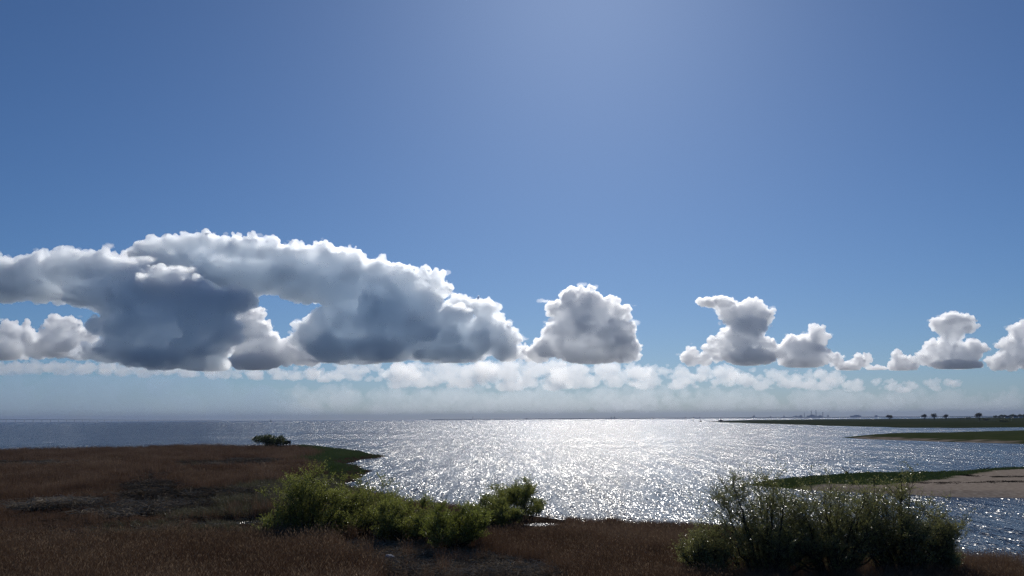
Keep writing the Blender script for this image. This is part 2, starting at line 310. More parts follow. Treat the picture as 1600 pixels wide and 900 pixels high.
# nearest belt
X,Y=wedge(rng,14500,40,66,1.6,.70); Z=h_marsh(X,Y)
front=np.where(X<-3, Y<63.5+1.0*wob(X,Y,6)+.06*(X+20), True)
k=(Z>.08)&front&(rng.uniform(0,1,len(X))>bare(X,Y)*.97)
k&=~((X>-4)&(X<3)&(Y>58)&(Y<66)&(rng.uniform(0,1,len(X))<.5))
hgt=np.where(X<-4,.8,.62+.12*wob(X,Y,9))*(1+.10*wob(X,Y,4)); hgt=np.where(X>14,hgt*.8,hgt)
P=np.stack([X,Y,Z],1)[k]; scatter('dry_reeds',REED,P,(hgt*rng.uniform(.8,1.12,len(X)))[k],rng.uniform(0,6.28,k.sum()),seed=1)
# the wide field behind
X,Y=wedge(rng,62000,62,300,.75,.70); Z=h_marsh(X,Y); sz,gz,cz=sedge_zone(X,Y),green_zone(X,Y),in_clear(X,Y); u=rng.uniform(0,1,len(X))
shore=sdist(X,Y,MARSH)
gap=np.clip((wob(X,Y*.8,13)+.5*wob(X,Y,4)-.75)/.4,0,1)*(X<-2)*np.clip((Y-74)/6,0,1)
ditch=(X<-6)&(Y<79+.06*(X+20)+1.8*wob(X,Y,7))
base=(u>gap*.9)&(Z>.12)&~(ditch&((Y<69)|(rng.uniform(0,1,len(X))<.45)))&(u>cz*.93)&(rng.uniform(0,1,len(X))>bare(X,Y))
g1=base&(gz>rng.uniform(.2,.8,len(X))); s1=base&~g1&(sz>rng.uniform(.15,.85,len(X))); r1=base&~g1&~s1
hgt=(.9+.38*wob(X,Y,26)+.2*wob(X,Y,8))*np.clip(.55+(Y-66)/60,.5,1); hgt=np.where((X>-5),np.minimum(hgt,.62),hgt); hgt*=np.clip(shore/6,.45,1); hgt=np.where(ditch,hgt*.55,hgt); hgt=hgt*(1-.62*np.clip(patch(X,Y,11)*1.5,0,1)); base&=(u>patch(X,Y)*.95); base&=~((np.abs(X+23.5*Y/80)<4.2)&(Y<80)); hgt=np.where((np.abs(X-1.9*Y/77)<2.6)&(Y>62)&(Y<79),hgt*.4,hgt)
P=np.stack([X,Y,Z],1); sz_=rng.uniform(.8,1.2,len(X)); rz=rng.uniform(0,6.28,len(X))
g1&=base; s1&=base; r1&=base
scatter('brown_reedbed',REEDF,P[r1],(hgt*sz_)[r1],rz[r1],seed=2)
scatter('green_sedges',SEDGE,P[s1],(sz_*1.1)[s1],rz[s1],seed=3)
scatter('fresh_green_reeds',GREEN,P[g1],(sz_*np.clip(shore/8,.35,1.1))[g1],rz[g1],seed=4)
# ditch bank sedges and pale litter
X,Y=wedge(rng,9000,60,78,1,.70); Z=h_marsh(X,Y); k=(X<-4)&(X>-33+4*wob(X,Y,4))&(Z>.02)&(np.abs(Y-74-.05*(X+20)-wob(X,Y,5))<6)&(rng.uniform(0,1,len(X))<.35+.5*wob(X,Y,4))
scatter('ditch_sedges',SEDGE,np.stack([X,Y,Z],1)[k],rng.uniform(.35,.8,k.sum()),rng.uniform(0,6.28,k.sum()),seed=5)
X,Y=wedge(rng,30000,42,190,1,.70); Z=h_marsh(X,Y); lit=np.clip((wob(X,Y*.8,13)+.5*wob(X,Y,4)-.75)/.4,0,1)*(X<-2)*np.clip((Y-74)/6,0,1)*.8+bare(X,Y)*1.2+in_clear(X,Y)*.8+.35*np.exp(-((Y-72-.05*(X+20))/3.0)**2)*(X<-20)+.5*np.exp(-(((X+25)/13)**2+((Y-103)/24)**2)**2)
k=(Z>.02)&(rng.uniform(0,1,len(X))<lit*(.55+.6*wob(X,Y,3)))
scatter('straw_litter',STRAW,np.stack([X,Y,Z],1)[k],rng.uniform(.6,1.3,k.sum()),rng.uniform(0,6.28,k.sum()),seed=6)
xp=[];yp=[]
for a,b,rx,ry in PATCH: xp.append(rng.normal(a,rx*.55,150)); yp.append(rng.normal(b,ry*.55,150))
xp=np.concatenate(xp); yp=np.concatenate(yp); zp=h_marsh(xp,yp); kp=(zp>.05)&(wob(xp,yp,3)>-.35)
scatter('fallen_stalks',STRAW,np.stack([xp,yp,zp+rng.uniform(0,.45,len(xp))],1)[kp],rng.uniform(.8,1.8,kp.sum()),rng.uniform(0,6.28,kp.sum()),seed=12)
xb=rng.uniform(-14,5,9000); yb=rng.uniform(45,66,9000); zb_=h_marsh(xb,yb); kb=(bare(xb,yb)>rng.uniform(.2,1,9000))&(wob(xb,yb,2.5)>-.5)
scatter('clearing_litter',STRAW,np.stack([xb,yb,zb_],1)[kb],rng.uniform(.4,1.0,kb.sum()),rng.uniform(0,6.28,kb.sum()),seed=8)
# dark wrack thrown up along the sand
M_WRACK=leafmat('dark_wrack',[(0.012,0.011,0.008),(0.03,0.026,0.018)],0.1,0.0)
WRACK=[tuft('wrack_clump',18,.12,.06,.5,1.6,M_WRACK,130+i) for i in range(2)]
wx=[];wy=[]
for line,amp in (([(1395,757),(1450,758),(1520,757),(1600,755.5),(1680,754)],.5),([(1250,764),(1330,770),(1430,774),(1480,776.5),(1600,778.5),(1700,780)],.35),([(1500,745),(1540,748),(1600,747)],.6)):
    pts=np.array([gpx(*q,.3) for q in line]); tt=rng.uniform(0,1,420); seg=tt*(len(pts)-1); i0=np.minimum(seg.astype(int),len(pts)-2); f_=(seg-i0)[:,None]; q=pts[i0]*(1-f_)+pts[i0+1]*f_; wx.append(q[:,0]+rng.normal(0,.3,420)); wy.append(q[:,1]+rng.normal(0,amp*1.6,420)+.5*np.sin(q[:,0]*.9))
wx=np.concatenate(wx); wy=np.concatenate(wy); wz=h_rp(wx,wy); kw_=(wz>.0)&(wob(wx,wy,5)>-.1)
scatter('wrack_line',WRACK,np.stack([wx,wy,wz],1)[kw_],rng.uniform(.5,1.5,kw_.sum()),rng.uniform(0,6.28,kw_.sum()),seed=9)
# turf on the spit
X=rng.uniform(25,150,30000); Y=rng.uniform(95,170,30000); Z=h_rp(X,Y); k=(Z>.2)&(f_sand(X,Y)<rng.uniform(0,.7,len(X)))&(np.abs(X)<Y*.75)
scatter('spit_grass',TURF,np.stack([X,Y,Z],1)[k],rng.uniform(.6,1.4,k.sum()),rng.uniform(0,6.28,k.sum()),seed=7)
print('reeds',time.time()-T0)
# ---------------------------------------------------------------- clouds
def cloud_mat(name,dens,g=0.5,col=(1,1,1)):
    m=mat(name); n=m.node_tree.nodes; L=m.node_tree.links
    n.remove(n['Principled BSDF']); out=n['Material Output']
    v=n.new('ShaderNodeVolumePrincipled'); v.inputs['Color'].default_value=(*col,1); v.inputs['Density'].default_value=dens; v.inputs['Anisotropy'].default_value=g
    L.new(v.outputs[0],out.inputs['Volume'])
    return m
def ico(sub):
    bm=bmesh.new(); bmesh.ops.create_icosphere(bm,subdivisions=sub,radius=1)
    v=np.array([x.co[:] for x in bm.verts]); f=np.array([[q.index for q in x.verts] for x in bm.faces]); bm.free(); return v,f
ICO={k:ico(k) for k in (1,2,3)}
def tex(kind,name,size,**k):
    t=bpy.data.textures.new(name,kind); t.noise_scale=size
    for a,b in k.items(): setattr(t,a,b)
    return t
def outer_only(nm):
    """drop the hollow pockets and stray crumbs that merging the puffs leaves behind"""
    bm=bmesh.new(); bm.from_mesh(nm); bm.verts.ensure_lookup_table(); seen=np.zeros(len(bm.verts),bool); kill=[]
    for v0 in bm.verts:
        if seen[v0.index]: continue
        st=[v0]; seen[v0.index]=True; isl=[]
        while st:
            v=st.pop(); isl.append(v)
            for e in v.link_edges:
                w_=e.other_vert(v)
                if not seen[w_.index]: seen[w_.index]=True; st.append(w_)
        fs={f for v in isl for f in v.link_faces} if len(isl)<20000 else None
        if fs is not None:
            c0=isl[0].co; vol=sum((f.verts[0].co-c0).dot((f.verts[i].co-c0).cross(f.verts[i+1].co-c0)) for f in fs for i in range(1,len(f.verts)-1))
            if vol<=0 or len(isl)<60: kill+=isl
    if kill: bmesh.ops.delete(bm,geom=kill,context='VERTS')
    bm.to_mesh(nm); bm.free()
def cloud(blobs,base_y,Y,vox,matl,label,seed=0,depth=0.6,kids=(18,9),group=None,flat=0.08,wisp=True):
    """blobs: (x,y,r) or (x,y,rx,ry), read off the photograph, become swelling puffs of a cloud that floats Y metres away."""
    rnd=np.random.default_rng(seed); k=Y/FPX
    VV=[];FF=[];off=0; WS=[]
    def ball(p,r,sub):
        nonlocal off
        v,f=ICO[sub]; VV.append(v*r+p); FF.append(f+off); off+=len(v)
    def dirs(n):
        th=rnd.uniform(0,2*math.pi,n); z=rnd.uniform(-.35,1,n); q=np.sqrt(1-z*z); return np.stack([np.cos(th)*q,np.sin(th)*q,z],1)
    for b in blobs:
        x,y,rx=b[:3]; ry=b[3] if len(b)>3 else rx
        p=np.array(at_y(x,y,Y+rnd.uniform(-.6,.6)*rx*k*depth))
        R3=np.array((rx*.86,rx*.86*depth,ry*.86))*k
        ball(p,R3,3)
        for d in dirs(kids[0]):
            r=min(rx,ry)*k*rnd.uniform(.16,.48); c1=p+d*R3*rnd.uniform(.85,1.08); ball(c1,np.array((r,r,r*.9)),2)
            if wisp and rnd.uniform()<.8: WS.append((c1+d*r*rnd.uniform(.7,1.5)+rnd.normal(0,.25,3)*r,r*rnd.uniform(.25,.7)))
            for e in dirs(kids[1]):
                r2=r*rnd.uniform(.25,.58); ball(c1+e*r*rnd.uniform(.8,1.12),np.array((r2,)*3),1)
    me=bpy.data.meshes.new('cloud'); V=np.concatenate(VV); F=np.concatenate(FF)
    me.vertices.add(len(V)); me.vertices.foreach_set('co',V.ravel()); me.loops.add(len(F)*3); me.polygons.add(len(F))
    me.loops.foreach_set('vertex_index',F.ravel().astype(np.int32)); me.polygons.foreach_set('loop_start',np.arange(0,len(F)*3,3,dtype=np.int32))
    me.update(calc_edges=True)
    o=link(bpy.data.objects.new('cloud',me))
    rm=o.modifiers.new('r','REMESH'); rm.mode='VOXEL'; rm.voxel_size=vox
    def disp(t,s_,mid):
        d=o.modifiers.new('d','DISPLACE'); d.texture=t; d.strength=s_; d.mid_level=mid; d.texture_coords='GLOBAL'
    disp(tex('VORONOI','heap',vox*13,noise_intensity=1.0,distance_metric='DISTANCE_SQUARED'),-vox*7,0.3)
    disp(tex('VORONOI','puff',vox*6,noise_intensity=1.0,distance_metric='DISTANCE_SQUARED'),-vox*4.2,0.3)
    rm=o.modifiers.new('r2','REMESH'); rm.mode='VOXEL'; rm.voxel_size=vox*.9
    disp(tex('CLOUDS','ruffle',vox*3.2,noise_depth=1),vox*2.2,0.5)
    ev=o.evaluated_get(bpy.context.evaluated_depsgraph_get()); nm=bpy.data.meshes.new_from_object(ev)
    o.modifiers.clear(); o.data=nm; bpy.data.meshes.remove(me); nm.name='cloud'
    outer_only(nm)
    zb=at_y(800,base_y,Y).z
    N=len(nm.vertices); co=np.empty(N*3); nm.vertices.foreach_get('co',co); co=co.reshape(-1,3)
    lo=co[:,2]<zb; co[lo,2]=zb+(co[lo,2]-zb)*flat
    c0=co.mean(0); c0[2]=co[:,2].min(); co-=c0; o.location=c0
    nm.vertices.foreach_set('co',co.ravel()); nm.update()
    nm.materials.clear(); nm.materials.append(matl)
    o['label']=label; o['category']='cloud'; o['group']=group or 'cumulus clouds over the sea'
    if WS:
        VV=[];FF=[];off=0
        for p,r in WS: ball(p,np.array((r*1.5,r,r*.6)),2)
        wm=bpy.data.meshes.new('wisp'); V=np.concatenate(VV); F=np.concatenate(FF); wm.from_pydata(V.tolist(),[],F.tolist())
        wo=link(bpy.data.objects.new('wisp',wm)); rm=wo.modifiers.new('r','REMESH'); rm.mode='VOXEL'; rm.voxel_size=vox
        for t_,s_ in ((tex('CLOUDS','tear',vox*8,noise_depth=3),vox*7),(tex('CLOUDS','shred',vox*3,noise_depth=2),vox*3)):
            q=wo.modifiers.new('d','DISPLACE'); q.texture=t_; q.strength=s_; q.mid_level=.55; q.texture_coords='GLOBAL'
        nm2=bpy.data.meshes.new_from_object(wo.evaluated_get(bpy.context.evaluated_depsgraph_get())); wo.modifiers.clear(); wo.data=nm2; bpy.data.meshes.remove(wm); nm2.name='wisp'
        cc=np.empty(len(nm2.vertices)*3); nm2.vertices.foreach_get('co',cc); cc=cc.reshape(-1,3); lo=cc[:,2]<zb; cc[lo,2]=zb+(cc[lo,2]-zb)*flat; nm2.vertices.foreach_set('co',(cc-c0).ravel()); nm2.update()
        nm2.materials.clear(); nm2.materials.append(C_WISP); wo.parent=o; wo['kind']='stuff'
    return o
BLUE=(0.955,0.975,1.0)
C_BANK=cloud_mat('cloud_bank_vapour',0.019,0.82,(0.983,0.9925,1.0))
C_PUFF=cloud_mat('cumulus_vapour',0.03,0.82,(0.996,0.998,1))
C_WISP=cloud_mat('cloud_wisp_vapour',0.0035,0.75,(1,1,1))
C_SHADE=cloud_mat('shade_veil_vapour',0.00026,0.4,(0.62,0.78,0.95))  # shade beneath the bank, put into this veil's dark absorbing colour
C_FAR=cloud_mat('far_cloud_vapour',0.00038,0.75,(0.95,0.975,1))
C_ROW=cloud_mat('far_row_vapour',0.0022,0.8,(0.99,0.995,1))
# left half of the bank and its dark column
cloud([(-70,430,60,30),(0,428,50,28),(55,425,50,30),(110,422,50,30),(160,424,46,30),(205,440,46,34),(250,452,50,34),(300,462,50,30),(345,470,40,26),(375,470,24,20),
       (10,455,50,18),(80,458,50,18),(150,462,50,26),
       (205,480,60,36),(270,492,65,45),(325,500,50,40),(200,515,50,34),(255,535,74,45),(320,540,52,42),(348,525,26,30),(175,548,55,18),(255,558,88,20),(325,570,42,14),(140,552,30,10)],
      576,14000,18,C_BANK,'long dark slab of cloud at the left edge with a broad dark column beneath',62,0.85,(20,10))
cloud([(215,397,30,16),(250,388,34,18),(290,384,36,18),(330,380,34,16),(375,388,40,20),(420,396,44,20),(465,400,40,20),(505,402,38,20),(545,414,38,22),(585,426,36,22),
       (250,412,44,20),(310,415,60,26),(370,425,60,30),(330,440,60,20),(400,445,44,24),(430,430,60,34),(480,440,66,40),(540,450,64,42),(590,455,50,40),(622,430,22,18),(645,437,28,20),(672,438,22,16),(690,452,14,14),
       (640,475,58,42),(600,500,60,40),(540,510,60,40),(500,530,34,38),(520,545,40,26),(600,545,60,26),(680,520,58,42),(725,480,26,20),(757,482,22,18),(770,498,18,16),
       (740,530,52,36),(778,530,28,30),(790,550,20,18),(700,552,80,16),(560,556,80,14)],
      566,15500,18,C_BANK,'widest cloud, a dark flat-based mass with a long white upper rim',73,0.8,(20,10))
cloud([(375,495,22,24),(395,510,22,24),(375,535,28,28),(410,545,35,25),(440,555,30,20),(470,550,26,22),(480,560,30,14),(400,565,50,16)],
      577,18000,14,C_PUFF,'bright white heaped cloud in the gap under the dark bank',4)
cloud([(0,535,26,22),(30,525,25,22),(5,550,40,18),(60,545,30,18),(95,515,26,24),(90,540,40,22),(135,530,18,18),(125,550,30,14)],
      558,17000,14,C_PUFF,'small heaped cloud with a dark turret under the left end of the bank',5)
cloud([(903,470,28,22),(925,482,34,28),(885,490,26,26),(965,490,18,20),(895,510,34,30),(930,520,40,36),(870,535,28,26),(960,535,32,30),(905,548,50,22),(845,552,22,16),(975,550,26,20),(930,556,60,14),(992,552,12,14)],
      569,15500,11,C_PUFF,'cauliflower cloud tower standing alone right of the dark bank',6)
cloud([(812,550,14,14),(825,556,12,10),(800,558,14,10)],565,16000,11,C_PUFF,'tiny cloud puff between the dark bank and the cauliflower tower',7)
cloud([(1110,472,26,9),(1130,474,24,12),(1160,490,36,20),(1190,495,22,18),(1165,515,36,26),(1150,535,30,28),(1180,540,28,26),(1120,550,18,20),(1170,558,50,16),(1078,560,16,14),(1100,562,16,10)],
      574,16500,11,C_PUFF,'cloud tower with a long pointed spur jutting from its top',8)
cloud([(1275,530,20,18),(1245,540,22,16),(1225,550,18,18),(1265,552,32,20),(1255,565,44,12)],577,16500,11,C_PUFF,'low wedge-shaped cloud rising to a rounded top beside the spurred tower',9)
cloud([(1305,565,14,12),(1345,565,16,12),(1325,573,24,9),(1370,576,16,6)],581,17500,11,C_PUFF,'low ragged pair of joined puffs between the wedge cloud and the mushroom cloud',10)
cloud([(1405,565,14,14),(1425,568,14,12),(1410,575,24,8)],582,17500,11,C_PUFF,'small dark-fronted puff just beside the foot of the mushroom cloud',11)
cloud([(1490,500,36,12),(1475,510,24,14),(1505,510,24,14),(1488,525,18,14),(1470,550,24,20),(1500,555,34,22),(1525,548,16,16),(1450,560,18,14),(1495,570,46,10)],
      581,16500,11,C_PUFF,'mushroom-shaped cloud with a round cap over a dark base',12)
cloud([(1598,520,18,18),(1585,545,24,18),(1610,540,30,30),(1575,565,30,16),(1620,565,40,20),(1560,572,18,9)],586,16500,11,C_PUFF,'heaped cloud cut by the right edge of the picture',13)
far='hazy row of clouds far off above the horizon'
for i,(x0,x1,top,bot,nb,rm,row,lab) in enumerate((
   (480,650,562,594,52,9,1,'thin ragged pale cloud under the flat base of the dark bank'),
   (615,760,560,604,74,11,1,'heaped white far cloud low under the right end of the dark bank'),
   (750,885,560,606,74,11,1,'heaped white far cloud low between the dark bank and the cauliflower tower'),
   (870,1010,562,604,70,11,1,'heaped white far cloud low under the cauliflower tower'),
   (1000,1150,568,606,64,10,1,'heaped white far cloud low under the spurred tower'),
   (1140,1310,574,608,62,9,1,'flat white far cloud low under the wedge cloud'),
   (1320,1500,590,612,36,7,1,'small ragged far cloud low toward the row of trees'),
   (-30,170,562,582,44,9,1,'long thin pale cloud streak under the left end of the bank'),
   (150,330,566,586,40,9,1,'thin pale cloud streak under the dark column'),
   (310,500,570,590,36,9,1,'thin bright cloud streak under the gap in the bank'),
   (420,1080,598,640,110,17,0,'faint hazy cloud layer at the middle just above the horizon'),
   (1000,1640,602,640,100,15,0,'faint hazy cloud layer at the right just above the horizon'))):
    rg=np.random.default_rng(300+i); bl=[]
    for q in range(nb):
        u=(q+rg.uniform(0,1))/nb; v=rg.uniform(0,1)**1.3; x=x0+(x1-x0)*((u*7.13+rg.uniform(0,.1))%1); e_=min(1,(x-x0)/90+.25,(x1-x)/90+.25) if not row else 1; r=rm*rg.uniform(.25,1.35)*e_; bl.append((x,top+r+max(bot-top-r,1)*v,r*1.3,r*.85))
    cloud(bl,bot,36000+900*(i%3)+(6000 if not row else 0),24 if row else 40,C_ROW if row else C_FAR,lab,20+i,0.9,(10,6) if row else (8,4),far,flat=.6,wisp=False)
cloud([(x,y,(52 if x<430 else 34),(26 if x<430 else 13)) for x in range(-80,560,45) for y in (606,626,646) if x<330+(y-606)*4.5],652,29500,80,C_SHADE,'grey-blue haze veil under the dark bank to the horizon, cloud shade put into its colour',50,1.0,(6,0),'shade veil',wisp=False)
print('clouds',time.time()-T0)
# ---------------------------------------------------------------- willows
def bark(name,a,b_,sc=6):
    return mottled(name,[a,b_],sc,.85)
M_BARK=bark('willow_bark',(0.016,0.013,0.011),(0.045,0.038,0.032))
M_LEAF=leafmat('willow_leaf',[(0.19,0.225,0.04),(0.25,0.28,0.055),(0.31,0.315,0.08),(0.20,0.24,0.055)],0.7,0.04,0.35)
M_LEAFD=leafmat('dull_willow_leaf',[(0.17,0.19,0.055),(0.25,0.265,0.08),(0.33,0.31,0.12)],0.65,0.07,0.3)
def willow(label,x,base_y,Y,H,W,seed,lm,nst=14,nbr=17,ntw=12,nlf=24,low=.12,leaf=.085,group=None,D=None,foot=.5,up=.8):
    """many-stemmed bush: stems > boughs > twigs, with narrow leaves set along the twigs"""
    rng=np.random.default_rng(seed); p=at_y(x,base_y,Y); gz=float(h_marsh(np.array([p.x]),np.array([p.y]))[0])
    root=empty('willow_bush',(p.x,p.y,gz),label,'bush',group or 'willow bushes on the marsh shore')
    wood=MB(); LV=[]; D=D or W*.8
    for s in range(nst):
        a=2*math.pi*(s*.382+rng.uniform(-.1,.1)); sp=rng.uniform(.06,1)**up; cp=math.sqrt(1-sp*sp)
        end=np.array((math.cos(a)*W*.5*cp*.9,math.sin(a)*D*.5*cp*.9,H*sp*.9))*rng.uniform(.7,1.0)
        sr=foot*W*.5*rng.uniform(.1,1)*cp; st=np.array((math.cos(a)*sr,math.sin(a)*sr,-.05)); n=9; t=np.linspace(0,1,n)[:,None]
        mid=st+(end-st)*.5+np.array((math.cos(a),math.sin(a),0))*W*.04*rng.uniform(-.5,1)+np.array((0,0,H*.05))+rng.normal(0,.15,3)*np.array((1,1,.3))
        stem=(1-t)**2*st+2*t*(1-t)*mid+t*t*end; stem[1:-1]+=rng.normal(0,.05,(n-2,3))
        wood.tube(stem,.03+.009*H*rng.uniform(.5,1),.007,6)
        for b in range(nbr):
            u=rng.uniform(low,1); i=u*(n-1); i0=min(int(i),n-2); o=stem[i0]+(stem[i0+1]-stem[i0])*(i-i0)
            ba=rng.uniform(0,6.28); l=H*.30*rng.uniform(.4,1.1)*(1.1-.5*u); d=np.array((math.cos(ba),math.sin(ba),rng.uniform(.15,1.2))); d/=np.linalg.norm(d)
            q=np.linspace(0,1,5)[:,None]; br=o+d*l*q+np.array((0,0,.18*l))*q*q+np.vstack([np.zeros(3),rng.normal(0,.04,(4,3))]); wood.tube(br,.013,.004,4)
            for k in range(ntw):
                v=rng.uniform(.15,1); j=v*4; j0=min(int(j),3); to=br[j0]+(br[j0+1]-br[j0])*(j-j0); ta=rng.uniform(0,6.28)
                td=np.array((math.cos(ta),math.sin(ta),rng.uniform(.1,1.6))); td/=np.linalg.norm(td); tl=rng.uniform(.35,1.0)*min(1,H/4.5)
                tw=np.stack([to,to+td*tl*.55,to+td*tl+np.array((0,0,.06))]); wood.tube(tw,.006,.003,3)
                m_=max(4,int(nlf*rng.uniform(.5,1.3))); w=rng.uniform(.1,1,m_)[:,None]; LV.append((to+td*tl*w+rng.normal(0,.035,(m_,3)),td,m_))
    wood.obj('branches',M_BARK,root)
    C0=np.concatenate([a for a,_,_ in LV]); T=np.concatenate([np.repeat(b[None],c,0) for _,b,c in LV]); n=len(C0)
    d=T*.7+rng.normal(0,.7,(n,3)); d/=np.linalg.norm(d,axis=1)[:,None]; s=np.cross(d,rng.normal(0,1,(n,3))); s/=np.linalg.norm(s,axis=1)[:,None]+1e-9
    L=leaf*rng.uniform(.6,1.25,n)[:,None]; w=L*.24
    V=np.stack([C0-d*L*.5,C0+s*w,C0+d*L*.5,C0-s*w],1).reshape(-1,3); F=np.arange(n*4).reshape(n,4)
    o=mesh_np('foliage',V,F,[lm],root); o['kind']='stuff'
    return n
cnt=0
MG='willow bushes in the middle of the shore'
for (x,by,Y,H,W,sd,lab,kw) in (
   (482,834,66,5.9,8.6,1,'fullest bright green willow bush, left end of the middle clump',dict(nst=24,nbr=12,low=.05)),
   (562,828,70,4.7,8.6,2,'green willow bush sloping down beside the fullest bush, second in the middle clump',dict(nst=23,nbr=12,low=.05)),
   (636,838,65,3.9,8.0,3,'low green willow bush above the bare clearing, third in the middle clump',dict(nst=23,nbr=11,low=.08)),
   (712,850,60.5,3.8,6.4,4,'willow bush with a dark bare trunk at the right rim of the clearing',dict(nst=20,nbr=10,low=.3,foot=.1)),
   (806,818,76,4.2,7.6,5,'airy round-topped willow standing apart over the small bright pool',dict(nst=20,nbr=11,low=.38)),
   (765,828,71,3.1,6.0,7,'low willow bush filling the dip left of the airy round-topped willow',dict(nst=14,nbr=10,low=.08)),
   (437,834,66,2.3,3.2,6,'small willow bush by the pool at the left foot of the fullest bush',dict(nst=13,nbr=10,low=.05))):
    cnt+=willow(lab,x,by,Y,H,W,sd,M_LEAF,group=MG,**kw)
RGp='dusky willow bushes at the right front'
for (x,by,Y,H,W,sd,lab,kw) in (
   (1195,893,49.5,6.9,9.4,11,'tallest dusky willow of the right front with a forked dark trunk',dict(nst=36,nbr=12,low=.04)),
   (1305,895,49.5,6.7,9.0,12,'dusky willow in the middle of the right front, sparse crown over bare stems',dict(nst=36,nbr=12,low=.04)),
   (1405,892,50,6.2,8.4,13,'dusky willow at the right end of the front group against open water',dict(nst=36,nbr=12,low=.04)),
   (1103,895,49.0,3.1,4.4,14,'low straggling willow on the left skirt of the right front group',dict(nst=25,nbr=10,low=.1)),
   (1470,895,50.5,3.5,3.2,15,'narrow willow at the far right skirt of the front group above dark reeds',dict(nst=22,nbr=10,low=.1))):
    cnt+=willow(lab,x,by,Y,H,W,sd,M_LEAFD,group=RGp,nlf=19,ntw=10,leaf=.07,foot=.3,up=.62,**kw)
print('leaves',cnt,time.time()-T0)
# the round bush and the stand out on the point
def far_bush(label,x,base_y,Y,z0,W,H,seed,leaf,n,m,name='bush',cat='bush',trunk=0.0,group=None,xy=None,fall=1.0):
    """crown of leaf clumps gathered in several lobes on a short branched stem"""
    rng=np.random.default_rng(seed); p=at_y(x,base_y,Y); root=empty(name,(p.x,p.y,z0),label,cat,group)
    wood=MB(); V=[]; lobes=[]
    th=H*trunk
    nl=9
    for i in range(nl):
        a=rng.uniform(0,6.28); r=math.sqrt(rng.uniform(0,1))*.62; c_=np.array((math.cos(a)*r*W*.5,math.sin(a)*r*W*.4,th+(H-th)*rng.uniform(.35,.72)*(1-.25*r))); lobes.append((c_,W*rng.uniform(.15,.25),(H-th)*rng.uniform(.16,.28)))
        st=np.array((rng.normal(0,.03)*W,rng.normal(0,.03)*W,th*.75)); wood.tube([st,(st+c_)/2+rng.normal(0,.03,3)*W,c_],H*.018,H*.006,4)
    wood.tube([(0,0,-.3),(0.01*W,0,th*.5),(0,0,max(th,.2*H))],H*.035,H*.022,6)
    wood.obj('trunk' if trunk>0 else 'stems',M_BARK,root)
    per=n//nl; C0=[]
    for c_,rw,rh in lobes:
        d=rng.normal(0,1,(per,3)); d/=np.linalg.norm(d,axis=1)[:,None]; C0.append(c_+d*np.array((rw,rw,rh))*rng.uniform(.25,1.15,(per,1))**.6)
    C0=np.concatenate(C0); m_=len(C0); d=rng.normal(0,1,(m_,3)); d/=np.linalg.norm(d,axis=1)[:,None]; s=np.cross(d,rng.normal(0,1,(m_,3))); s/=np.linalg.norm(s,axis=1)[:,None]
    L=leaf*rng.uniform(.6,1.4,m_)[:,None]; C0[:,2]=np.maximum(C0[:,2],.05)
    V=np.stack([C0-d*L*.5,C0+s*L*.32,C0+d*L*.5,C0-s*L*.32],1).reshape(-1,3)
    o=mesh_np('crown' if trunk>0 else 'foliage',V,np.arange(m_*4).reshape(m_,4),[m],root); o['kind']='stuff'
    return root
M_FAR=leafmat('far_leaf',[(0.06,0.08,0.025),(0.09,0.105,0.035),(0.11,0.11,0.05)],0.45,0.02)
M_BUD=leafmat('budding_leaf',[(0.055,0.055,0.03),(0.085,0.075,0.045),(0.10,0.085,0.06)],0.45,0.02)
far_bush('rounded dark green bush out on the brown point beside the stand',416,699,268,.4,9.5,5.6,31,.34,3400,M_FAR)
far_bush('lower bush sprawling between the rounded bush and the stand on the point',438,698,270,.4,6.5,5.0,32,.32,2000,M_FAR)
M_WOOD=mottled('weathered_wood',[(0.03,0.026,0.022),(0.07,0.062,0.055)],9,.85)
def stand():
    p=at_y(448.5,690,272); root=empty('wooden_stand',(p.x,p.y,.35),'small dark box-like stand on legs beside the bush on the point','stand')
    for sx in(-1,1):
        for sy in(-1,1): mb=MB(); mb.tube([(sx*.9,sy*.45,-.3),(sx*.9,sy*.45,1.5)],.07,.07,6); mb.obj('leg',M_WOOD,root)
    mb=MB(); mb.box((0,0,1.53),(2.1,1.2,.08)); mb.obj('platform',M_WOOD,root)
    for (c_,d) in (((0,-.55,2.0),(2.0,.06,.86)),((0,.55,2.0),(2.0,.06,.86)),((-.97,0,2.0),(.06,1.04,.86)),((.97,0,2.0),(.06,1.04,.86))): mb=MB(); mb.box(c_,d); mb.obj('side_panel',M_WOOD,root)
    mb=MB(); mb.box((0,0,2.48),(2.25,1.35,.07)); mb.obj('roof',M_WOOD,root)
stand()
# ---------------------------------------------------------------- clearing: rock, drift timber
M_ROCK=mottled('pale_rock',[(0.22,0.22,0.23),(0.36,0.36,0.37),(0.48,0.48,0.5)],3.5,.85,bump=.03)
M_ROCKD=mottled('dark_rock',[(0.03,0.03,0.03),(0.09,0.085,0.08)],2,.8)
def rock(name,label,p,r,m,seed,flat=.7,group=None):
    rng=np.random.default_rng(seed); v,f=ICO[3]; v=v.copy()
    for i in range(9):
        d=rng.normal(0,1,3); d/=np.linalg.norm(d); k=v@d; lim=rng.uniform(.45,.85); v-=np.clip(k-lim,0,None)[:,None]*d
    v*=1+.05*wob(v[:,0]*3+seed,v[:,1]*3+v[:,2]*2,1.1)[:,None]; v=v*np.array((r,r*.8,r*flat))
    v[:,2]-=v[:,2].min()+r*.12; o=mesh_np(name,v,f,[m]); o.location=p; return tag(o,label,'rock',group)
def gp(x,y,z=.4):
    p=at_z(x,y,z); return Vector((p.x,p.y,float(h_marsh(np.array([p.x]),np.array([p.y]))[0])))
rock('rock','pale angular rock lying in the straw of the clearing',gp(610,877),.36,M_ROCK,3,.75)
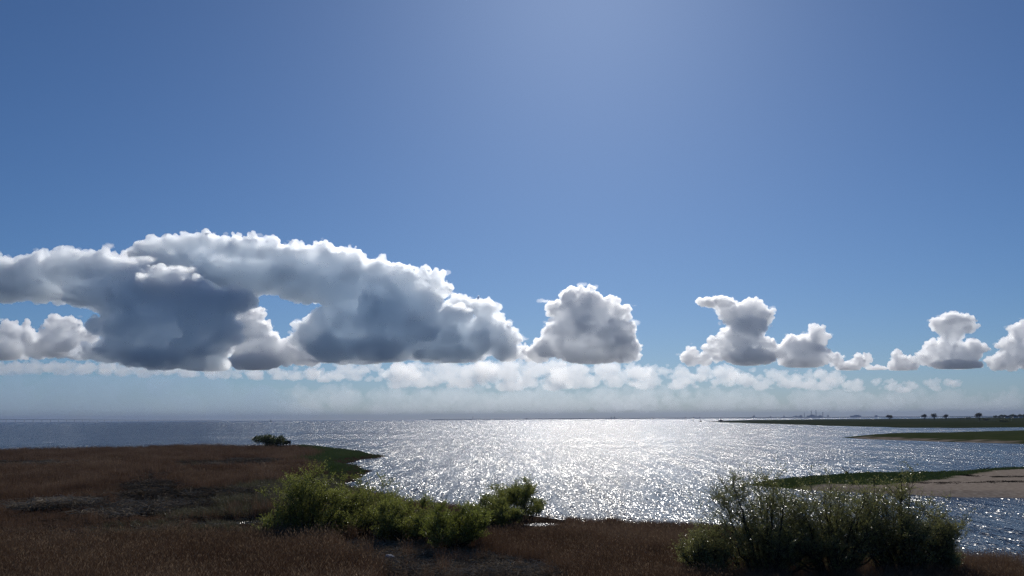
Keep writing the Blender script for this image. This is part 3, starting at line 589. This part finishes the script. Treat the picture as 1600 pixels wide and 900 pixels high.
rock('rock','small flat pale stone lying left of the angular rock in the clearing',gp(580,880),.20,M_ROCK,5,.35)
M_DRIFT=mottled('bleached_wood',[(0.16,0.145,0.13),(0.30,0.28,0.26)],14,.8)
M_DRIFTD=mottled('wet_drift_wood',[(0.025,0.02,0.017),(0.07,0.058,0.05)],12,.8)
def log(label,x,y,L,ang,r,m,seed,twig=2,lift=.0,name='driftwood'):
    rng=np.random.default_rng(seed); p=gp(x,y); root=empty(name,p,label,'driftwood','driftwood in the clearing'); mb=MB(); t=np.linspace(-.5,.5,8)[:,None]; d=np.array((math.cos(ang),math.sin(ang),0))
    P=d*L*t+rng.normal(0,.025,(8,3))*np.array((1,1,.5))+np.array((0,0,r*.8))+np.array((0,0,lift))*(t+.5); mb.tube(P,r,r*.55,7); mb.obj('log',m,root,True)
    for i in range(twig):
        o=P[rng.integers(2,7)]; a=ang+rng.choice((-1,1))*rng.uniform(.4,1.1); q=np.array((math.cos(a),math.sin(a),rng.uniform(.05,.6))); l=L*rng.uniform(.15,.35); m2=MB(); m2.tube([o,o+q*l*.5,o+q*l+np.array((0,0,.03))],r*.45,r*.12,5); m2.obj('snag',m,root)
log('bleached white stick at the right end of the clearing',812,885,1.1,.05,.05,M_DRIFT,1,1)
log('dark rotten log just left of the bleached white stick',778,887,1.6,.2,.10,M_DRIFTD,2,3,.1)
log('long thin grey pole lying across the straw before the dark log',775,892,2.3,.18,.035,M_DRIFT,3,1)
log('short grey stick left of the dark log in the clearing',735,884,1.0,-.1,.03,M_DRIFT,4,1)
log('dark stub of wood behind the bleached white stick',770,876,.9,.1,.08,M_DRIFTD,5,1)
log('dark flat piece of wood beside the pale angular rock',594,879,1.0,-.1,.07,M_DRIFTD,6,0)
log('pale broken branch at the left edge of the clearing',556,862,1.2,-.5,.03,M_DRIFT,7,2)
# drift stumps on the spit
def stump(label,x,y,H,seed,n=9,flat=.5):
    rng=np.random.default_rng(seed); p=at_z(x,y,.5); z=float(h_rp(np.array([p.x]),np.array([p.y]))[0]); root=empty('driftwood_stump',(p.x,p.y,z),label,'driftwood','driftwood stumps on the grassy spit')
    mb=MB(); mb.tube([(-H*.2,0,-.1),(0,0,H*.2),(H*.08,0,H*.45)],H*.13,H*.08,7); mb.obj('trunk',M_DRIFTD,root)
    for i in range(n):
        a=rng.uniform(0,6.28); q=np.array((math.cos(a),math.sin(a),rng.uniform(.15,1.3)*flat*2)); q/=np.linalg.norm(q); l=H*rng.uniform(.45,1.0); m2=MB(); m2.tube([(0,0,H*.2),q*l*.5+np.array((0,0,H*.22)),q*l+rng.normal(0,.06,3)*H+np.array((0,0,H*.25))],H*.055,H*.012,5); m2.obj('root',M_DRIFTD,root)
stump('dark branching drift stump on the tip of the grassy spit',1323,739.5,1.3,5,12)
stump('low sprawling drift tree at the upper edge of the sand on the spit',1537,732.5,1.3,6,12,.2)
# ---------------------------------------------------------------- stones in the water
for (x,y,r,lab,sd) in ((1083,658.2,4.5,'left and smaller of two dark rocks off the headland tip',21),(1095,658.9,5.5,'larger of two dark rocks nearest the headland tip',22)):
    p=at_z(x,y,0); rock('sea_rock',lab,(p.x,p.y,-.3),r*.55,M_ROCKD,sd,.6,'rocks awash off the headland')
for (x,y,r,lab,sd) in ((353,666.2,4.2,'left of two low dark rocks awash beyond the brown point',23),(363,666.0,4.8,'right of two low dark rocks awash beyond the brown point',24)):
    p=at_z(x,y,0); rock('sea_rock',lab,(p.x,p.y,-.2),r*.6,M_ROCKD,sd,.22,'rocks awash beyond the point')
p=at_z(1127,659,0); rock('sea_rock','dark hump of rock on the tip of the far headland',(p.x,p.y,.2),6.5,M_ROCKD,25,.55)
# ---------------------------------------------------------------- headland: trees, houses
def hz(x,Y): p=at_y(x,655,Y); return float(h_fs(np.array([p.x]),np.array([Y]))[0])-.2
TG='trees on the far headland'
for (x,Y,W,H,sd,lab) in ((1390,1750,14,12,41,'small round tree standing alone at the left of the headland row'),(1445,1750,13,13,42,'left of the three close trees in the headland row'),(1460,1750,12,15.5,43,'tallest and middle of the three close trees in the headland row'),
    (1478,1750,11,12.5,44,'right of the three close trees in the headland row'),(1530.5,1350,14.5,14,45,'largest tree on the headland, just left of the wooded rise')):
    far_bush(lab,x,655,Y,hz(x,Y),W,H,sd,1.0,1100,M_BUD,'tree','tree',.25,TG)
for (x,Y,W,H,sd,lab) in ((1570,1000,17,4.2,46,'dark low thicket on the near slope of the headland'),(1512,1900,20,6,47,'low dark scrub just left of the largest headland tree'),(1541,1350,9,4.5,48,'small bush at the right foot of the largest headland tree'),(1500,1900,14,4.5,49,'flattest scrub between the three trees and the largest tree')):
    far_bush(lab,x,655,Y,hz(x,Y),W,H,sd,.9,700,M_FAR,'bush','bush',0,'bushes on the far headland')
rng=np.random.default_rng(77)
proto=None
for i,x in enumerate((1556,1561,1567,1572,1578,1583,1588,1593,1598,1603,1608,1613)):
    Y=2250+rng.uniform(-120,120); H=(9,8,11,10,9,12,10,12,11,12,12,11)[i]; z=hz(x,Y); p=at_y(x,655,Y)
    if proto is None: proto=far_bush('crowded dark trees of the wooded rise at the right end of the headland',x,655,Y,z,16,10,55,1.3,700,M_FAR,'tree','tree',.12,'crowded trees of the wooded rise'); r=proto
    else:
        r=proto.copy(); C.objects.link(r)
        for ch in proto.children: q=ch.copy(); C.objects.link(q); q.parent=r
        r.location=(p.x,p.y,z); r.rotation_euler=(0,0,rng.uniform(0,6.28))
    s=H/10; r.scale=(s*rng.uniform(.9,1.3),s,s)
M_WALL=mottled('white_render',[(0.7,0.69,0.66),(0.8,0.79,0.77)],.5,.8); M_ROOF=mottled('dark_roof',[(0.05,0.04,0.04),(0.09,0.07,0.065)],.8,.8); M_PANE,_n,_l,_b=shader('dark_pane',.15,.5); _b.inputs['Base Color'].default_value=(.02,.025,.03,1)
def house(x,Y,W,lab,sd):
    p=at_y(x,655,Y); z=hz(x,Y)+.2; root=empty('house',(p.x,p.y,z-.2),lab,'house','white houses before the wooded rise'); D=W*.6;h=3.0
    mb=MB(); mb.box((0,0,h/2),(W,D,h)); mb.obj('wall',M_WALL,root)
    V=[(-W*.54,-D*.56,h-.05),(W*.54,-D*.56,h-.05),(W*.54,D*.56,h-.05),(-W*.54,D*.56,h-.05),(-W*.54,0,h+D*.5),(W*.54,0,h+D*.5)]
    r=mesh_np('roof',V,[(0,1,5,4),(2,3,4,5),(0,4,3),(1,2,5),(0,3,2,1)],[M_ROOF],root); mb=MB(); mb.box((W*.2,0,h+D*.5),(.8,.8,1.6)); mb.obj('chimney',M_ROOF,r)
    for q in(-.3,0,.3): mb=MB(); mb.box((q*W,-D*.5-.01,1.7),(1.2,.06,1.2)); mb.obj('window',M_PANE,root)
for (x,Y,W,lab) in ((1573.5,2050,9,'small white house farthest left below the wooded rise'),(1587,2050,10,'white house in the middle of the three below the wooded rise'),(1595,2080,8,'white house nearest the right edge below the wooded rise')): house(x,Y,W,lab,0)
# ---------------------------------------------------------------- far shore: buildings, chimneys, boat, bridge
M_CONC=mottled('grey_concrete',[(0.22,0.22,0.22),(0.32,0.32,0.32)],.05,.85)
def block(x,w,h,lab,Y=12350,step=.45):
    k=Y/FPX; p=at_y(x,653,Y); W,Hh=w*k,h*k+7; root=empty('building',(p.x,p.y,0),lab,'building','buildings along the far shore')
    mb=MB(); mb.box((0,0,Hh*.36),(W,W*.6+12,Hh*.72)); mb.obj('base',M_CONC,root); mb=MB(); mb.box((W*.12,0,Hh*.86),(W*step,W*.4+8,Hh*.28-.3)); mb.obj('upper_storeys',M_CONC,root)
for (x,w,h,lab) in ((822,5,1.2,'long low shed at the left of the far shore'),(955,2.2,2.4,'left of a pair of far towers under the cauliflower tower cloud'),(960,2.4,3.0,'right and taller of the pair of far towers'),(1019,2,1.8,'lone far block midway to the headland tip'),(1071,1.6,2,'slim far block left of the headland tip'),
   (1084,1.6,2,'slim far block just above the headland tip'),(1093,1.4,2,'slimmest far block right above the headland tip'),(1178,4,3.4,'broad square far block standing alone over the headland'),(1204,2.2,2.6,'small far block between the broad square block and the works'),(1225,2.5,3.0,'narrow far block at the left of the chimneyed works'),
   (1243,7,2.6,'low hall at the left foot of the far chimneys'),(1251,5,3.4,'taller hall beside the left far chimney'),(1268,12,4.0,'great works building below the far chimneys'),(1281,7,3.0,'side hall right of the great works building'),(1294,2.6,3.8,'narrow far tower right of the chimneys'),(1369,4,3.0,'far block left of the lone round headland tree'),(1337,14,3.4,'wide dome-like mass on the far shore between chimneys and trees')): block(x,w,h,lab)
def chimney(x,h,lab,Y=12300):
    k=Y/FPX; p=at_y(x,653,Y); root=empty('chimney',(p.x,p.y,0),lab,'chimney','chimneys of the far works'); mb=MB(); mb.tube([(0,0,0),(0,0,h*k*.5),(0,0,h*k+7)],6.0,4.2,10); mb.obj('stack',M_CONC,root); mb=MB(); mb.tube([(0,0,h*k+4),(0,0,h*k+6)],4.9,4.9,10); mb.obj('rim',M_CONC,root)
for (x,h,lab) in ((1257,7,'short chimney at the left of the far works'),(1268,10.5,'second chimney from the left of the far works'),(1275.5,11,'tallest chimney of the far works'),(1286,8,'chimney at the right of the far works')): chimney(x,h,lab)
def tower():
    Y=11000; p=at_y(739,654,Y); root=empty('lighthouse',(p.x,p.y,0),'thin pale beacon tower rising alone from the far water','lighthouse')
    mb=MB(); mb.tube([(0,0,-1),(0,0,12),(0,0,30)],4.5,3.2,10); mb.obj('tower',M_CONC,root); mb=MB(); mb.tube([(0,0,30),(0,0,33),(0,0,36)],2.6,1.2,10); mb.obj('lantern',M_PANE,root)
tower()
M_SAIL,_n,_l,_b=shader('sail_cloth',.8); _b.inputs['Base Color'].default_value=(.3,.3,.32,1)
def sailboat():
    Y=4300; p=at_y(423,658,Y); root=empty('sailing_boat',(p.x,p.y,0),'tiny sailing boat on the horizon beyond the bush on the point','boat')
    t=np.linspace(-1,1,9); V=[];F=[]
    for u in t:
        w=1.6*(1-abs(u)**2.2)+.05; V+=[(u*5.5,-w,1.1),(u*5.0,0,-.5),(u*5.5,w,1.1)]
    for i in range(8): a=i*3; F+=[(a,a+3,a+4,a+1),(a+1,a+4,a+5,a+2),(a,a+2,a+5,a+3)]
    mesh_np('hull',V,F,[M_WALL],root); mb=MB(); mb.tube([(.6,0,.8),(.6,0,7),(.6,0,14)],.14,.08,6); mb.obj('mast',M_CONC,root)
    mesh_np('sail',[(.4,-.05,2.0),(-4.4,-.9,2.1),(.4,-.05,13.4),(-1.9,-.7,7.5),(.4,.02,2.0),(-4.4,-.8,2.1),(.4,.02,13.4),(-1.9,-.6,7.5)],[(0,1,3),(0,3,2),(4,7,5),(4,6,7),(0,4,5,1),(1,5,7,3),(3,7,6,2),(2,6,4,0)],[M_SAIL],root); mesh_np('jib',[(5.2,0,1.5),(.9,-.3,2),(.8,0,11.5),(5.2,.06,1.5),(.9,-.24,2),(.8,.06,11.5)],[(0,1,2),(3,5,4),(0,3,4,1),(1,4,5,2),(2,5,3,0)],[M_SAIL],root)
sailboat()
def bridge():
    A=np.array(at_y(-60,658,9300)); B=np.array(at_y(345,657,13500)); root=empty('long_bridge',(A[0],A[1],0),'long low road bridge on many piers, left horizon','bridge')
    d=B-A; d[2]=0; L=np.linalg.norm(d); ang=math.atan2(d[1],d[0]); n=36
    def deck_z(t): return 39-27*t**1.1
    V=[];F=[]
    for i in range(n+1):
        t=i/n; c_=d*t; nrm=np.array((-math.sin(ang),math.cos(ang),0))*12; z=deck_z(t)
        for s,q in ((-1,0),(1,0),(1,-4.5),(-1,-4.5)): V.append(c_+nrm*s+np.array((0,0,z+q)))
    for i in range(n):
        a=i*4
        for j in range(4): F.append((a+j,a+(j+1)%4,a+4+(j+1)%4,a+4+j))
    F+=[(0,3,2,1),(n*4,n*4+1,n*4+2,n*4+3)]
    mesh_np('deck',V,F,[M_CONC],root)
    for i in range(n):
        t=(i+.5)/n; c_=d*t; z=deck_z(t)-4.6; mb=MB(); mb.tube([c_+np.array((0,0,-.8)),c_+np.array((0,0,z*.5)),c_+np.array((0,0,z))],3.6,3.0,6); mb.obj('pier',M_CONC,root)
bridge()
print('things',time.time()-T0)
# ---------------------------------------------------------------- haze
def haze():
    bm=bmesh.new(); bmesh.ops.create_cube(bm,size=1)
    me=bpy.data.meshes.new('haze'); bm.to_mesh(me); o=link(bpy.data.objects.new('haze',me))
    o.scale=(46000,26000,142); o.location=(0,12600,70)
    m=mat('air_haze'); n=m.node_tree.nodes; n.remove(n['Principled BSDF'])
    v=n.new('ShaderNodeVolumePrincipled'); v.inputs['Color'].default_value=(0.35,0.45,0.68,1); v.inputs['Density'].default_value=5e-5; v.inputs['Anisotropy'].default_value=0.2
    m.node_tree.links.new(v.outputs[0],n['Material Output'].inputs['Volume']); me.materials.append(m); o['kind']='stuff'
haze()
